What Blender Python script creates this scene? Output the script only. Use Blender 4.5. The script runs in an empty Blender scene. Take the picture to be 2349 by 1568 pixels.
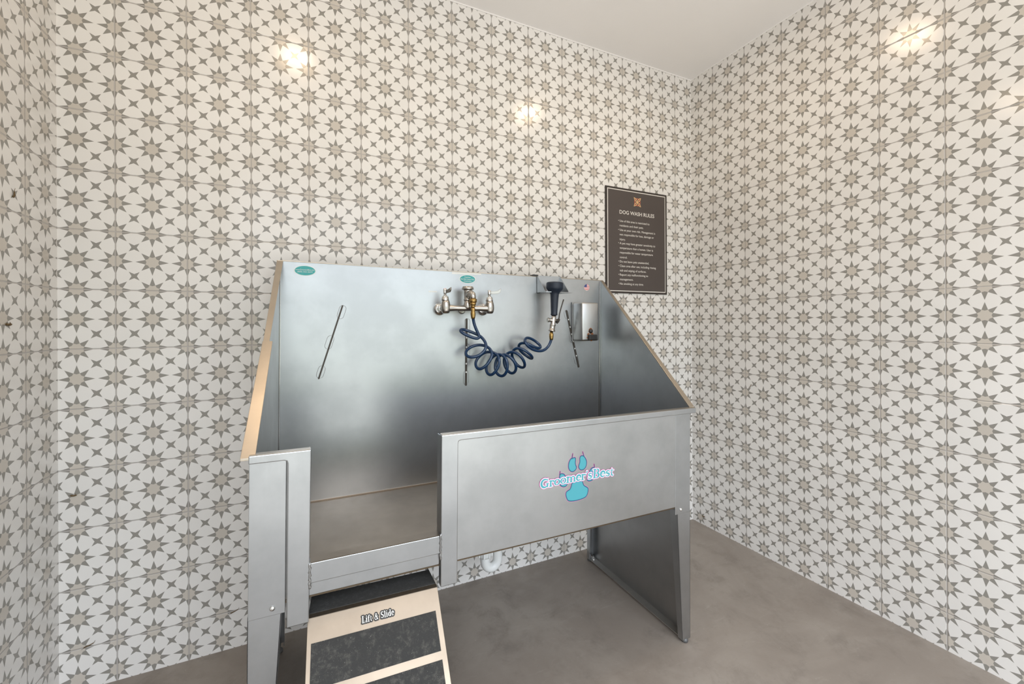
import bpy, bmesh, math, random
from math import radians, sin, cos, pi
from mathutils import Vector, Matrix

random.seed(7)
SC = bpy.context.scene
COL = SC.collection

# ------------------------------------------------------------------ camera
# back wall: plane y=0 (room at y<0); right wall: x=0; left wall: x=XL; floor z=0; metres
XL, ZC, YB = -2.9235, 2.76, -2.65
F_PX, W_PX, H_PX = 962.12, 2349, 1568
YAW, ROLL = 0.4384, -0.0046
cam = bpy.data.cameras.new('camera')
cam.sensor_fit = 'HORIZONTAL'
cam.sensor_width = 36.0
cam.lens = 36.0 * F_PX / W_PX
cam.shift_x = 0.0
cam.shift_y = -(784.0 - 741.0) / W_PX
cam.clip_start = 0.02
camo = bpy.data.objects.new('camera', cam)
COL.objects.link(camo)
_R = Vector((cos(YAW), -sin(YAW), 0)); _F = Vector((sin(YAW), cos(YAW), 0)); _U = Vector((0, 0, 1))
_X = _R * cos(ROLL) + _U * sin(ROLL); _Y = -_R * sin(ROLL) + _U * cos(ROLL)
_M = Matrix((_X, _Y, -_F)).transposed().to_4x4()
_M.translation = Vector((-2.1449, -1.9095, 1.2373))
camo.matrix_world = _M
SC.camera = camo

# ------------------------------------------------------------------ world, daylight, exposure
SC.view_settings.view_transform = 'Standard'
SC.view_settings.look = 'None'
SC.view_settings.gamma = 1.0
SC.view_settings.use_curve_mapping = False
SC.view_settings.exposure = -0.06
SC.cycles.max_bounces = 12
SC.cycles.diffuse_bounces = 8
SC.cycles.glossy_bounces = 6
SC.cycles.sample_clamp_indirect = 6.0
SC.cycles.caustics_reflective = True
SC.cycles.blur_glossy = 0.5

SKY = 2.12          # daylight strength
LAMP = 54.0        # strength of the two ceiling lights
world = bpy.data.worlds.new('outdoors')
SC.world = world
world.use_nodes = True
nt = world.node_tree
nt.nodes.clear()
wo = nt.nodes.new('ShaderNodeOutputWorld')
bg = nt.nodes.new('ShaderNodeBackground')
tc = nt.nodes.new('ShaderNodeTexCoord')
sx = nt.nodes.new('ShaderNodeSeparateXYZ')
cr = nt.nodes.new('ShaderNodeValToRGB')
mr = nt.nodes.new('ShaderNodeMapRange')
mr.inputs[1].default_value = -1.0; mr.inputs[2].default_value = 1.0
nt.links.new(tc.outputs['Generated'], sx.inputs[0])
nt.links.new(sx.outputs['Z'], mr.inputs[0])
nt.links.new(mr.outputs[0], cr.inputs[0])
nt.links.new(cr.outputs[0], bg.inputs[0])
nt.links.new(bg.outputs[0], wo.inputs[0])
e = cr.color_ramp.elements
e[0].position = 0.0; e[0].color = (1.9, 1.85, 1.75, 1)
e[1].position = 1.0; e[1].color = (3.2, 3.45, 3.75, 1)
for p, c in ((.25, (2.0, 1.95, 1.85)), (.34, (.95, .93, .88)), (.42, (.68, .71, .72)), (.46, (.62, .68, .56)), (.495, (.50, .60, .42)), (.53, (.80, .88, .93)), (.61, (.82, .90, 1.0)), (.70, (3.0, 3.22, 3.5))):
    k = e.new(p); k.color = (*c, 1)
bg.inputs[1].default_value = SKY
# the doorway behind the camera lets the daylight in
pl = bpy.data.lights.new('doorway_portal', 'AREA')
pl.shape = 'RECTANGLE'; pl.size = 2.66; pl.size_y = 2.55
pl.cycles.is_portal = True
plo = bpy.data.objects.new('doorway_portal', pl)
plo.location = (-1.47, YB - .05, 1.275); plo.rotation_euler = (radians(90), 0, radians(0))
COL.objects.link(plo)
LAMPS = [(-2.24, -.775), (-.745, -.79)]

# ------------------------------------------------------------------ material helpers
class X:
    """tiny expression builder over Math nodes"""
    tree = None
    def __init__(s, v): s.v = v
    @staticmethod
    def m(op, *a, clamp=False):
        n = X.tree.nodes.new('ShaderNodeMath'); n.operation = op; n.use_clamp = clamp
        for i, q in enumerate(a):
            q = q.v if isinstance(q, X) else q
            if isinstance(q, (int, float)): n.inputs[i].default_value = q
            else: X.tree.links.new(q, n.inputs[i])
        return X(n.outputs[0])
    def __add__(s, o): return X.m('ADD', s, o)
    __radd__ = __add__
    def __sub__(s, o): return X.m('SUBTRACT', s, o)
    def __rsub__(s, o): return X.m('SUBTRACT', o, s)
    def __mul__(s, o): return X.m('MULTIPLY', s, o)
    __rmul__ = __mul__
    def lt(s, o): return X.m('LESS_THAN', s, o)
    def abs(s): return X.m('ABSOLUTE', s)
    def floor(s): return X.m('FLOOR', s)
    def frac(s): return X.m('FRACT', s)
    def min(s, o): return X.m('MINIMUM', s, o)
    def max(s, o): return X.m('MAXIMUM', s, o)
    def ss(s, a, b, c=0.0, d=1.0):
        n = X.tree.nodes.new('ShaderNodeMapRange'); n.interpolation_type = 'SMOOTHSTEP'
        X.tree.links.new(s.v, n.inputs[0])
        for i, q in enumerate((a, b, c, d)): n.inputs[i + 1].default_value = q
        return X(n.outputs[0])

def new_mat(name):
    m = bpy.data.materials.new(name); m.use_nodes = True
    return m, m.node_tree, m.node_tree.nodes['Principled BSDF']

def mixc(t, fac, a, b, blend='MIX'):
    n = t.nodes.new('ShaderNodeMix'); n.data_type = 'RGBA'; n.blend_type = blend
    for sock, q in ((n.inputs[0], fac), (n.inputs[6], a), (n.inputs[7], b)):
        q = q.v if isinstance(q, X) else q
        if isinstance(q, tuple): sock.default_value = (*q, 1)
        elif isinstance(q, (int, float)): sock.default_value = q
        else: t.links.new(q, sock)
    return n.outputs[2]

def noise(t, vec, scale, detail=4, rough=.5, dist=0.0):
    n = t.nodes.new('ShaderNodeTexNoise')
    n.inputs['Scale'].default_value = scale; n.inputs['Detail'].default_value = detail
    n.inputs['Roughness'].default_value = rough; n.inputs['Distortion'].default_value = dist
    if vec is not None: t.links.new(vec, n.inputs['Vector'])
    return X(n.outputs[0])

def mapping(t, scale=(1, 1, 1), rot=(0, 0, 0), out='Object'):
    c = t.nodes.new('ShaderNodeTexCoord'); m = t.nodes.new('ShaderNodeMapping')
    m.inputs['Scale'].default_value = scale; m.inputs['Rotation'].default_value = rot
    t.links.new(c.outputs[out], m.inputs[0])
    return m.outputs[0]

def bump(t, h, strength, dist, normal=None):
    b = t.nodes.new('ShaderNodeBump'); b.inputs['Strength'].default_value = strength
    b.inputs['Distance'].default_value = dist
    t.links.new(h.v if isinstance(h, X) else h, b.inputs['Height'])
    if normal is not None: t.links.new(normal, b.inputs['Normal'])
    return b.outputs[0]

def plain(name, col, rough=.5, metal=0.0, spec=.5, coat=0.0):
    m, t, b = new_mat(name)
    b.inputs['Base Color'].default_value = (*col, 1); b.inputs['Roughness'].default_value = rough
    b.inputs['Metallic'].default_value = metal; b.inputs['Specular IOR Level'].default_value = spec
    if coat: b.inputs['Coat Weight'].default_value = coat; b.inputs['Coat Roughness'].default_value = .05
    v = mapping(t)
    n = noise(t, v, 40, 3)
    t.links.new((n * .12 + (rough - .06)).v, b.inputs['Roughness'])
    return m

TILE = .203
def tile_mat(name, axis, off, zoff=1.1561):
    """printed 8 inch tile: 8-point stars on a half-tile grid, small 4-point stars between"""
    m, t, b = new_mat(name); X.tree = t
    c = t.nodes.new('ShaderNodeTexCoord'); s = t.nodes.new('ShaderNodeSeparateXYZ')
    t.links.new(c.outputs['Object'], s.inputs[0])
    U = (X(s.outputs[axis]) - off) * (2.0 / TILE)      # star pitch = half a tile
    V = (X(s.outputs['Z']) - zoff) * (2.0 / TILE)
    fx = ((U + .5).frac() - .5).abs(); fy = ((V + .5).frac() - .5).abs()
    x = fx.max(fy); y = fx.min(fy)
    def inside(ax, ay, bx, by):   # 1 on the star's side of the line a->b
        return ((x - ax) * (by - ay) - (y - ay) * (bx - ax)).lt(0.0)
    def outside_neg(e): return e
    ax, ay = .465, 0.0
    vx, vy = .21 * cos(pi / 8), .21 * sin(pi / 8)
    dx, dy = .432 * cos(pi / 4), .432 * sin(pi / 4)
    px, py = .165, 0.0
    qx, qy = .165 * cos(pi / 4), .165 * sin(pi / 4)
    star = inside(ax, ay, vx, vy).max(inside(vx, vy, dx, dy))
    core = inside(px, py, vx, vy).min(inside(vx, vy, qx, qy))
    gx = .5 - fx; gy = .5 - fy
    mm = gx.max(gy); mn = gx.min(gy)
    little = (mm - mn * .51).lt(.0725) 
    # tile joints
    TU = U * .5; TV = V * .5
    jx = .5 - ((TU + .0).frac() - .5).abs(); jy = .5 - ((TV + .0).frac() - .5).abs()
    j = jx.min(jy)
    idv = t.nodes.new('ShaderNodeCombineXYZ')
    t.links.new(TU.floor().v, idv.inputs[0]); t.links.new(TV.floor().v, idv.inputs[1])
    wn = t.nodes.new('ShaderNodeTexWhiteNoise'); t.links.new(idv.outputs[0], wn.inputs[0])
    tone = X(wn.outputs[0])
    mot = noise(t, c.outputs['Object'], 9, 4)
    col = mixc(t, star.max(little), (.80, .775, .745), (.285, .270, .243))
    col = mixc(t, core, col, (.575, .525, .465))
    gr = j.lt(.0080)
    col = mixc(t, gr, col, (.47, .44, .415))
    val = X.m('ADD', tone * .05 + .955, mot * .04 - .01)
    cc = t.nodes.new('ShaderNodeCombineColor')
    for i in range(3): t.links.new(val.v, cc.inputs[i])
    col = mixc(t, 1.0, col, cc.outputs[0], 'MULTIPLY')
    t.links.new(col, b.inputs['Base Color'])
    rg = gr * .40 + .125
    smear = noise(t, c.outputs['Object'], 3.5, 5, .6)
    t.links.new((rg + smear * .09).v, b.inputs['Roughness'])
    b.inputs['Specular IOR Level'].default_value = .5
    h = j.ss(.005, .016)
    nz = noise(t, c.outputs['Object'], 26, 2)
    t.links.new(bump(t, h + nz * .045 + tone * .02, 1.0, .0012), b.inputs['Normal'])
    return m

def steel(name, col=(.60, .60, .595), rough=.30, streak=(60, 60, 3), var=.12, bmp=.02):
    m, t, b = new_mat(name); X.tree = t
    b.inputs['Metallic'].default_value = 1.0
    v = mapping(t, streak)
    n = noise(t, v, 6, 3, .6)
    v2 = mapping(t, (1, 1, 1))
    n2 = noise(t, v2, 5, 5, .6)
    n3 = noise(t, v2, 90, 2, .5)
    col2 = tuple(q * .86 for q in col)
    c = mixc(t, n2.ss(.35, .7), col, col2)
    t.links.new(c, b.inputs['Base Color'])
    t.links.new((n * var + n2 * .10 + (rough - .11)).v, b.inputs['Roughness'])
    t.links.new(bump(t, n + n3 * .5, bmp, .0015), b.inputs['Normal'])
    return m

MAT = {}
MAT['tile_back'] = tile_mat('patterned_tile_back', 'X', -.1359)
MAT['tile_right'] = tile_mat('patterned_tile_right', 'Y', -.1593)
MAT['tile_left'] = tile_mat('patterned_tile_left', 'Y', -.168)
MAT['steel'] = steel('brushed_steel', (.475, .490, .505), .33)
MAT['steel_edge_lamp_tint'] = steel('lamp_tinted_edge_steel', (.57, .505, .425), .36, (8, 8, 8), .08)  # warm lamp reflection on the edges is put into this tan base colour
MAT['steel_flange'] = steel('dusty_flange_steel', (.50, .48, .45), .58, (6, 6, 6), .1)
MAT['foot'] = plain('grey_foot', (.10, .10, .10), .45, .3)
MAT['steel_panel'] = steel('brushed_steel_panel', (.495, .508, .518), .36, (50, 50, 2.5), .10)
MAT['steel_basin_lamp_tint'] = steel('lamp_tinted_worn_basin', (.180, .140, .098), .33, (4, 4, 4), .12)  # worn steel, base browned to carry the warm lamp light
MAT['steel_case'] = steel('dispenser_steel', (.58, .585, .58), .40, (50, 50, 3), .08)
MAT['steel_dull'] = steel('dull_steel', (.42, .42, .42), .38)
MAT['steel_ramp_lamp_tint'] = steel('lamp_tinted_ramp_steel', (.46, .385, .31), .50, (8, 8, 8), .08)  # tan is the ceiling lamps' warm reflection mixed into the steel colour
MAT['chrome'] = plain('chrome', (.78, .78, .77), .13, 1.0)
MAT['satin'] = plain('satin_chrome', (.50, .475, .44), .27, 1.0)
MAT['brass'] = plain('brass', (.40, .26, .095), .30, 1.0)
MAT['hose'] = plain('navy_hose', (.009, .036, .095), .18, 0, .6)
MAT['rubber'] = plain('navy_rubber', (.012, .020, .036), .45)
MAT['black'] = plain('black_plastic', (.018, .018, .018), .40)
MAT['dark'] = plain('dark_slot', (.075, .065, .055), .5, .6)
MAT['rust'] = plain('rust', (.24, .085, .025), .8)
MAT['pvc'] = plain('white_pvc', (.80, .81, .80), .30)
MAT['white'] = plain('white_print', (.80, .79, .77), .5)
MAT['tape'] = plain('clear_tape', (.80, .80, .77), .4)
MAT['sign'] = plain('sign_brown', (.078, .062, .056), .42)
MAT['sign_edge'] = plain('sign_edge', (.035, .026, .022), .42)
MAT['cream'] = plain('sign_cream', (.76, .72, .67), .5)
MAT['gold'] = plain('emblem_gold', (.80, .50, .24), .5)
MAT['coral'] = plain('emblem_coral', (.62, .14, .08), .5)
MAT['teal'] = plain('sticker_teal', (.045, .36, .36), .4)
MAT['logo_teal'] = plain('logo_teal', (.068, .34, .40), .4)
MAT['logo_dark'] = plain('logo_dark_teal', (.012, .095, .15), .4)
MAT['logo_pink'] = plain('logo_pink', (.72, .20, .50), .4)
MAT['logo_navy'] = plain('logo_claw', (.02, .012, .05), .4)
MAT['red'] = plain('flag_red', (.62, .05, .06), .4)
MAT['navy'] = plain('flag_blue', (.05, .07, .22), .4)
MAT['leaf'] = plain('dry_leaf', (.12, .075, .03), .8)
MAT['grille'] = plain('lamp_trim_white', (.8, .79, .77), .4)

def ceiling_mat():
    m, t, b = new_mat('painted_ceiling'); X.tree = t
    v = mapping(t)
    n = noise(t, v, 160, 3, .6); n2 = noise(t, v, 2.2, 3)
    t.links.new(mixc(t, n2.ss(.3, .7), (.84, .82, .80), (.82, .80, .78)), b.inputs['Base Color'])
    b.inputs['Roughness'].default_value = .75
    t.links.new(bump(t, n, .25, .0015), b.inputs['Normal'])
    return m
MAT['ceiling'] = ceiling_mat()

def concrete_mat():
    m, t, b = new_mat('sealed_concrete'); X.tree = t
    v = mapping(t)
    big = noise(t, v, 1.7, 6, .62, .8); mid = noise(t, v, 6.5, 7, .7, .35); fine = noise(t, v, 60, 4, .7)
    vs = mapping(t, (2.5, 9, 1), (0, 0, .6)); streak = noise(t, vs, 3, 6, .7, .5)
    c = mixc(t, big.ss(.34, .66), (.235, .200, .170), (.30, .262, .225))
    c = mixc(t, mid.ss(.46, .78), c, (.185, .158, .135))
    c = mixc(t, streak.ss(.56, .80, 0, .5), c, (.36, .32, .275))
    c = mixc(t, fine.ss(.60, .80, 0, .45), c, (.15, .13, .11))
    c = mixc(t, noise(t, v, 150, 2).ss(.73, .79, 0, .6), c, (.55, .52, .48))
    t.links.new(c, b.inputs['Base Color'])
    t.links.new((mid * .22 + .36).v, b.inputs['Roughness'])
    b.inputs['Specular IOR Level'].default_value = .45
    t.links.new(bump(t, fine + mid * .6, .12, .002), b.inputs['Normal'])
    return m
MAT['concrete'] = concrete_mat()

def grit_mat(name, base, fleck, amt):
    m, t, b = new_mat(name); X.tree = t
    v = mapping(t)
    g = noise(t, v, 300, 3, .8); blot = noise(t, v, 60, 6, .75, .2); w = noise(t, v, 520, 1)
    c = mixc(t, blot.ss(.47, .72, 0, amt), base, fleck)
    c = mixc(t, g.ss(.55, .75, 0, .5), c, tuple(q * 2.2 + .01 for q in base))
    c = mixc(t, w.ss(.74, .80, 0, .8), c, (.42, .41, .39))
    t.links.new(c, b.inputs['Base Color'])
    b.inputs['Roughness'].default_value = .85
    t.links.new(bump(t, g, .7, .002), b.inputs['Normal'])
    return m
MAT['grit'] = grit_mat('grit_tape', (.030, .030, .029), (.12, .112, .10), .62)
MAT['mat'] = grit_mat('dusty_black_rubber', (.046, .045, .043), (.09, .09, .086), .7)

def glow(name, col, s):
    m = bpy.data.materials.new(name); m.use_nodes = True
    t = m.node_tree; t.nodes.clear()
    o = t.nodes.new('ShaderNodeOutputMaterial'); em = t.nodes.new('ShaderNodeEmission')
    em.inputs[0].default_value = (*col, 1); em.inputs[1].default_value = s
    t.links.new(em.outputs[0], o.inputs[0])
    return m
MAT['glow'] = glow('lamp_lens', (1.0, .74, .49), LAMP)

# ------------------------------------------------------------------ mesh helpers
def bm_(): return bmesh.new()

def box(bm, x0, x1, y0, y1, z0, z1, mi=0):
    vs = [bm.verts.new(p) for p in ((x0, y0, z0), (x1, y0, z0), (x1, y1, z0), (x0, y1, z0), (x0, y0, z1), (x1, y0, z1), (x1, y1, z1), (x0, y1, z1))]
    for f in ((0, 3, 2, 1), (4, 5, 6, 7), (0, 1, 5, 4), (1, 2, 6, 5), (2, 3, 7, 6), (3, 0, 4, 7)):
        q = bm.faces.new([vs[i] for i in f]); q.material_index = mi
    return vs

def prism(bm, poly, d, mi=0):
    """closed solid: polygon of 3D points swept by vector d"""
    d = Vector(d)
    a = [bm.verts.new(p) for p in poly]; b = [bm.verts.new(Vector(p) + d) for p in poly]
    n = len(poly)
    fs = [bm.faces.new(a), bm.faces.new(b[::-1])]
    for i in range(n): fs.append(bm.faces.new((a[i], b[i], b[(i + 1) % n], a[(i + 1) % n])))
    for f in fs: f.material_index = mi

def frame_of(t):
    t = t.normalized(); up = Vector((0, 0, 1)) if abs(t.z) < .9 else Vector((1, 0, 0))
    a = t.cross(up).normalized(); return a, t.cross(a).normalized()

def tube(bm, pts, r, seg=12, mi=0, cap=True):
    pts = [Vector(p) for p in pts]; n = len(pts)
    rs = r if isinstance(r, (list, tuple)) else [r] * n
    rings = []; a = None
    for i, p in enumerate(pts):
        t = (pts[min(i + 1, n - 1)] - pts[max(i - 1, 0)]).normalized()
        if a is None: a, b = frame_of(t)
        else:
            a = (a - t * a.dot(t)).normalized(); b = t.cross(a)
        rings.append([bm.verts.new(p + (a * cos(2 * pi * k / seg) + b * sin(2 * pi * k / seg)) * rs[i]) for k in range(seg)])
    for i in range(n - 1):
        for k in range(seg):
            f = bm.faces.new((rings[i][k], rings[i][(k + 1) % seg], rings[i + 1][(k + 1) % seg], rings[i + 1][k]))
            f.smooth = True; f.material_index = mi
    if cap:
        for q in (rings[0][::-1], rings[-1]):
            f = bm.faces.new(q); f.material_index = mi

def lathe(bm, base, axis, prof, seg=24, mi=0):
    """prof: list of (distance along axis, radius)"""
    base = Vector(base); ax = Vector(axis).normalized(); a, b = frame_of(ax)
    rings = []
    for h, r in prof:
        rings.append([bm.verts.new(base + ax * h + (a * cos(2 * pi * k / seg) + b * sin(2 * pi * k / seg)) * max(r, 1e-5)) for k in range(seg)])
    for i in range(len(prof) - 1):
        for k in range(seg):
            f = bm.faces.new((rings[i][k], rings[i][(k + 1) % seg], rings[i + 1][(k + 1) % seg], rings[i + 1][k]))
            f.smooth = True; f.material_index = mi
    for q in (rings[0][::-1], rings[-1]):
        f = bm.faces.new(q); f.material_index = mi

def obj(name, bm, mats, parent=None, bevel=0, smooth=None, origin=None):
    bmesh.ops.recalc_face_normals(bm, faces=bm.faces)
    if parent is not None: o0 = parent_origin(parent)
    elif origin is not None: o0 = Vector(origin)
    else: o0 = Vector((0, 0, 0))
    if origin is not None: o0 = Vector(origin)
    for v in bm.verts: v.co -= o0
    me = bpy.data.meshes.new(name); bm.to_mesh(me); bm.free()
    if not isinstance(mats, (list, tuple)): mats = [mats]
    for m in mats: me.materials.append(MAT[m])
    o = bpy.data.objects.new(name, me); COL.objects.link(o)
    o['_o'] = list(o0)
    if parent is not None:
        o.parent = parent
        o.location = o0 - parent_origin(parent)
    else: o.location = o0
    if bevel:
        md = o.modifiers.new('bevel', 'BEVEL'); md.width = bevel; md.segments = 2; md.limit_method = 'ANGLE'; md.angle_limit = radians(40)
        md.harden_normals = False
    if smooth:
        for p in me.polygons: p.use_smooth = True
        md = o.modifiers.new('edges', 'EDGE_SPLIT'); md.split_angle = radians(smooth)
    return o

def parent_origin(p): return Vector(p['_o'])

def tag(o, label=None, cat=None, group=None, kind=None):
    if label: o['label'] = label
    if cat: o['category'] = cat
    if group: o['group'] = group
    if kind: o['kind'] = kind
    return o

def thing(name, loc, label, cat, group=None):
    o = bpy.data.objects.new(name, None); COL.objects.link(o); o.location = loc; o['_o'] = list(loc)
    o.empty_display_size = .05
    return tag(o, label, cat, group)

# --- flat print in a vertical plane facing -y (x right, z up) at depth y
def to_face(bm, pts2, y, mi):
    f = bm.faces.new([bm.verts.new((p[0], y, p[1])) for p in pts2]); f.material_index = mi
    return f

def flat(bm, pts2, y, mi, th=.0002):
    prism(bm, [(p[0], y, p[1]) for p in pts2], (0, th, 0), mi)

def text_geo(s, bold=0.0, spacing=1.0):
    cu = bpy.data.curves.new('t', 'FONT'); cu.body = s; cu.size = 1.0; cu.offset = bold; cu.space_character = spacing
    cu.resolution_u = 3
    o = bpy.data.objects.new('t', cu)
    me = bpy.data.meshes.new_from_object(o)
    vs = [(v.co.x, v.co.y) for v in me.vertices]; fs = [list(p.vertices) for p in me.polygons]
    bpy.data.objects.remove(o); bpy.data.meshes.remove(me); bpy.data.curves.remove(cu)
    return vs, fs

def add_text(bm, s, x0, x1, zb, h, place, mi, bold=0.0):
    """text between x0 and x1 (width fitted), baseline zb, font size h; place maps (x, z) -> 3D"""
    vs, fs = text_geo(s, bold)
    lo = min(v[0] for v in vs); hi = max(v[0] for v in vs)
    k = (x1 - x0) / (hi - lo)
    vv = [bm.verts.new(place(x0 + (v[0] - lo) * k, zb + v[1] * h)) for v in vs]
    for f in fs:
        try:
            q = bm.faces.new([vv[i] for i in f]); q.material_index = mi
        except ValueError: pass

# ------------------------------------------------------------------ the room
def struct(name, bm, mat, **k): return tag(obj(name, bm, mat, **k), kind='structure')
b = bm_(); box(b, XL - .12, .12, YB - .12, .12, -.12, 0); struct('floor', b, 'concrete')
b = bm_(); box(b, XL - .12, .12, 0, .12, 0, ZC); struct('wall_back', b, 'tile_back')
b = bm_(); box(b, 0, .12, YB, 0, 0, ZC); struct('wall_right', b, 'tile_right')
b = bm_(); box(b, XL - .12, XL, YB, 0, 0, ZC); struct('wall_left', b, 'tile_left')
b = bm_(); box(b, XL - .12, .12, YB - .12, .12, ZC, ZC + .12); struct('ceiling', b, 'ceiling')
b = bm_()
box(b, XL - .12, -2.80, YB - .12, YB, 0, ZC); box(b, -.14, .12, YB - .12, YB, 0, ZC)
box(b, -2.80, -.14, YB - .12, YB, 2.55, ZC); struct('wall_front', b, 'ceiling')
# thin caulk line where tiles meet ceiling
b = bm_(); box(b, XL, 0, -.004, 0, ZC - .006, ZC); box(b, -.004, 0, YB, -.004, ZC - .006, ZC); struct('trim_1', b, 'ceiling')

# ceiling lights
for i, (lx, ly) in enumerate(LAMPS):
    t = thing('ceiling_light', (lx, ly, ZC), ('round recessed ceiling light nearer the left wall' if i == 0 else 'round recessed ceiling light nearer the right wall'), 'ceiling light', 'recessed ceiling lights')
    b = bm_(); lathe(b, (lx, ly, ZC), (0, 0, -1), [(0, .098), (.006, .098), (.009, .090), (.007, .078), (0, .076)], 40)
    obj('trim_ring', b, 'grille', t)
    b = bm_(); lathe(b, (lx, ly, ZC - .001), (0, 0, -1), [(0, .074), (.003, .074), (.004, .06), (.004, .0)], 40)
    obj('lens', b, 'glow', t)

# ------------------------------------------------------------------ the tub
T0 = (-2.30, -.42, 0.0)
tub = thing('dog_wash_tub', T0, 'stainless steel dog wash tub on legs with tall back and paw print logo', 'tub')
tub.rotation_euler = (0, .0115, 0)
YF, YP, YK = -.735, -.723, -.100     # frame face, panel face, back panel face
ZT, ZRIM, ZB = 1.4765, .922, .548
XLo, XLi, XRo, XRi = -2.301, -2.285, -.815, -.833
# back panel
b = bm_(); box(b, -2.289, -.784, YK, YK + .003, .20 + .345, ZT)
back = obj('back_panel', b, 'steel_panel', tub)
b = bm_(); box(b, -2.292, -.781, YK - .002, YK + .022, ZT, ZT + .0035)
obj('top_edge', b, 'steel_edge_lamp_tint', back, .001)
# vertical bright seam folds in the two corners
for x0, x1, g0, g1 in ((-2.2815, -2.2785, -2.2795+.001, -2.2765), (-.8010, -.7975, -.8030, -.8010)):
    b = bm_(); box(b, x0, x1, YK - .0025, YK, ZB + .01, ZT - .006); obj('corner_seam', b, 'chrome', back, .0008)
    b = bm_(); x2, x3 = (x0 - .0022, x0) ; box(b, x2, x3, YK - .0006, YK, ZB + .01, ZT - .004); obj('corner_gap', b, 'dark', back)
# tether slots
def slot(x0, z0, x1, z1, ovals, holes, wide):
    b = bm_()
    d = Vector((x1 - x0, 0, z1 - z0)); L = d.length; u = d / L; n = Vector((u.z, 0, -u.x))
    c = Vector((x0, YK, z0))
    def P(s, w, yy): return c + u * s + n * w + Vector((0, yy, 0))
    def stad(s0, s1, w, k=8):
        pts = []
        for i in range(k + 1):
            a = pi * i / k; pts.append((s0 - sin(a) * w + w, cos(a) * w))
        for i in range(k + 1):
            a = pi * i / k; pts.append((s1 + sin(a) * w - w, -cos(a) * w))
        return pts
    prism(b, [P(s, w, 0) for s, w in stad(0, L, wide)], (0, -.0022, 0), 0)
    for s in holes:
        prism(b, [P(s + .0042 * cos(a * pi / 4), .0032 * sin(a * pi / 4), -.0022) for a in range(8)], (0, -.0008, 0), 1)
    for s, ln, sh in ovals:
        pts = stad(s, s + ln, .0125)
        q = [P(a, w + sh, -.0006) for a, w in pts]
        tube(b, q + [q[0]], .0008, 6, 2, False)
    return obj('tether_slot', b, ['dark', 'tape', 'steel_dull'], back)
slot(-2.0604, 1.3155, -2.1465, 1.0235, [(0, .055, -.004), (.128, .055, .004), (.25, .05, .0)], [], .0030)
slot(-1.5385, 1.269, -1.5399, .964, [(0, .08, -.003), (.115, .06, -.004), (.235, .065, .0)], [.087, .13, .167, .205, .243], .0048)
slot(-1.0081, 1.318, -.9300, 1.024, [(0, .045, .004), (.12, .05, .004), (.235, .05, .004)], [.05, .089, .127, .165, .203, .241], .0050)

# side walls of the basin, sloping from the back panel down to the front rim
def zs(y): return ZT + (ZRIM - ZT) * (y - YK) / (-.722 - YK)
def side(name, xb, xf, th):
    b = bm_()
    ys = [YK, -.722]
    poly = [(xb, YK, .545), (xb, YK, ZT), (xf, -.722, ZRIM), (xf, -.722, .545)]
    prism(b, poly, (th, 0, 0))
    return obj(name, b, 'steel_panel', tub)
sl = side('side_panel', -2.2825, -2.2905, -.002)
sr = side('side_panel', -.7955, -.8370, .002)
def lip(par, xa, xb, xc, xd, y0, y1, th, nm, mat):
    """sloping flat lip: xa..xb wide at y0, xc..xd wide at y1"""
    b = bm_()
    q = [(xa, y0, zs(y0)), (xb, y0, zs(y0)), (xd, y1, zs(y1)), (xc, y1, zs(y1))]
    prism(b, q, (0, 0, th))
    return obj(nm, b, mat, par, .0008)
lip(sl, -2.2925, -2.2715, -2.3035, -2.2865, YK, -.44, .003, 'edge_flange', 'steel_edge_lamp_tint')
lip(sl, -2.3045, -2.2775, -2.3190, -2.2880, -.432, -.7335, .006, 'edge_cover', 'steel_edge_lamp_tint')
lip(sr, -.7945, -.7795, -.8360, -.8115, YK, -.722, .004, 'edge_flange', 'steel_edge_lamp_tint')
# basin floor
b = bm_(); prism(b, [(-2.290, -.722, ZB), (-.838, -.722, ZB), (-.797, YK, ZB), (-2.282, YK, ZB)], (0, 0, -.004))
fl = obj('basin_floor', b, 'steel_basin_lamp_tint', tub)
b = bm_(); box(b, -2.2845, -.80, YK - .0035, YK, ZB, ZB + .004); obj('back_seam', b, 'steel_ramp_lamp_tint', fl)
# front panel with recessed face
b = bm_(); box(b, -1.782, -.836, YP, YP + .003, .549, .905)
fp = obj('front_panel', b, 'steel_panel', tub)
# rolled top rim + the posts framing the step-in opening
def fr(poly):
    b = bm_(); prism(b, [(x, YF, z) for x, z in poly], (0, -.712 - YF, 0))
    return obj('front_frame', b, 'steel', tub, .0024)
pR = fr([(-1.829, ZRIM), (-1.829, .488), (-1.779, .488), (-1.779, .894), (-1.777, .900), (-1.771, .902), (XRo, .902), (XRo, ZRIM)])
pL = fr([(-2.302, ZRIM), (-2.302, .902), (-2.2265, .902), (-2.2205, .900), (-2.2185, .894), (-2.2185, .488), (-2.1685, .488), (-2.1665, ZRIM)])
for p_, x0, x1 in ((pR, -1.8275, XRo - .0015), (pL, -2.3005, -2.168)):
    b = bm_(); box(b, x0, x1, YF + .002, -.712, ZRIM + .0002, ZRIM + .0012); obj('added_rim_tint', b, 'steel_edge_lamp_tint', p_)  # added thin sheet that gives the rim top its warm lamp tone
# inner faces of the opening between post and basin
for x0, x1, par in ((-1.829, -1.826, pR), (-2.1715, -2.1685, pL)):
    b = bm_(); box(b, x0, x1, -.714, -.690, .549, .918); obj('return_edge', b, 'steel', par)
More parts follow.
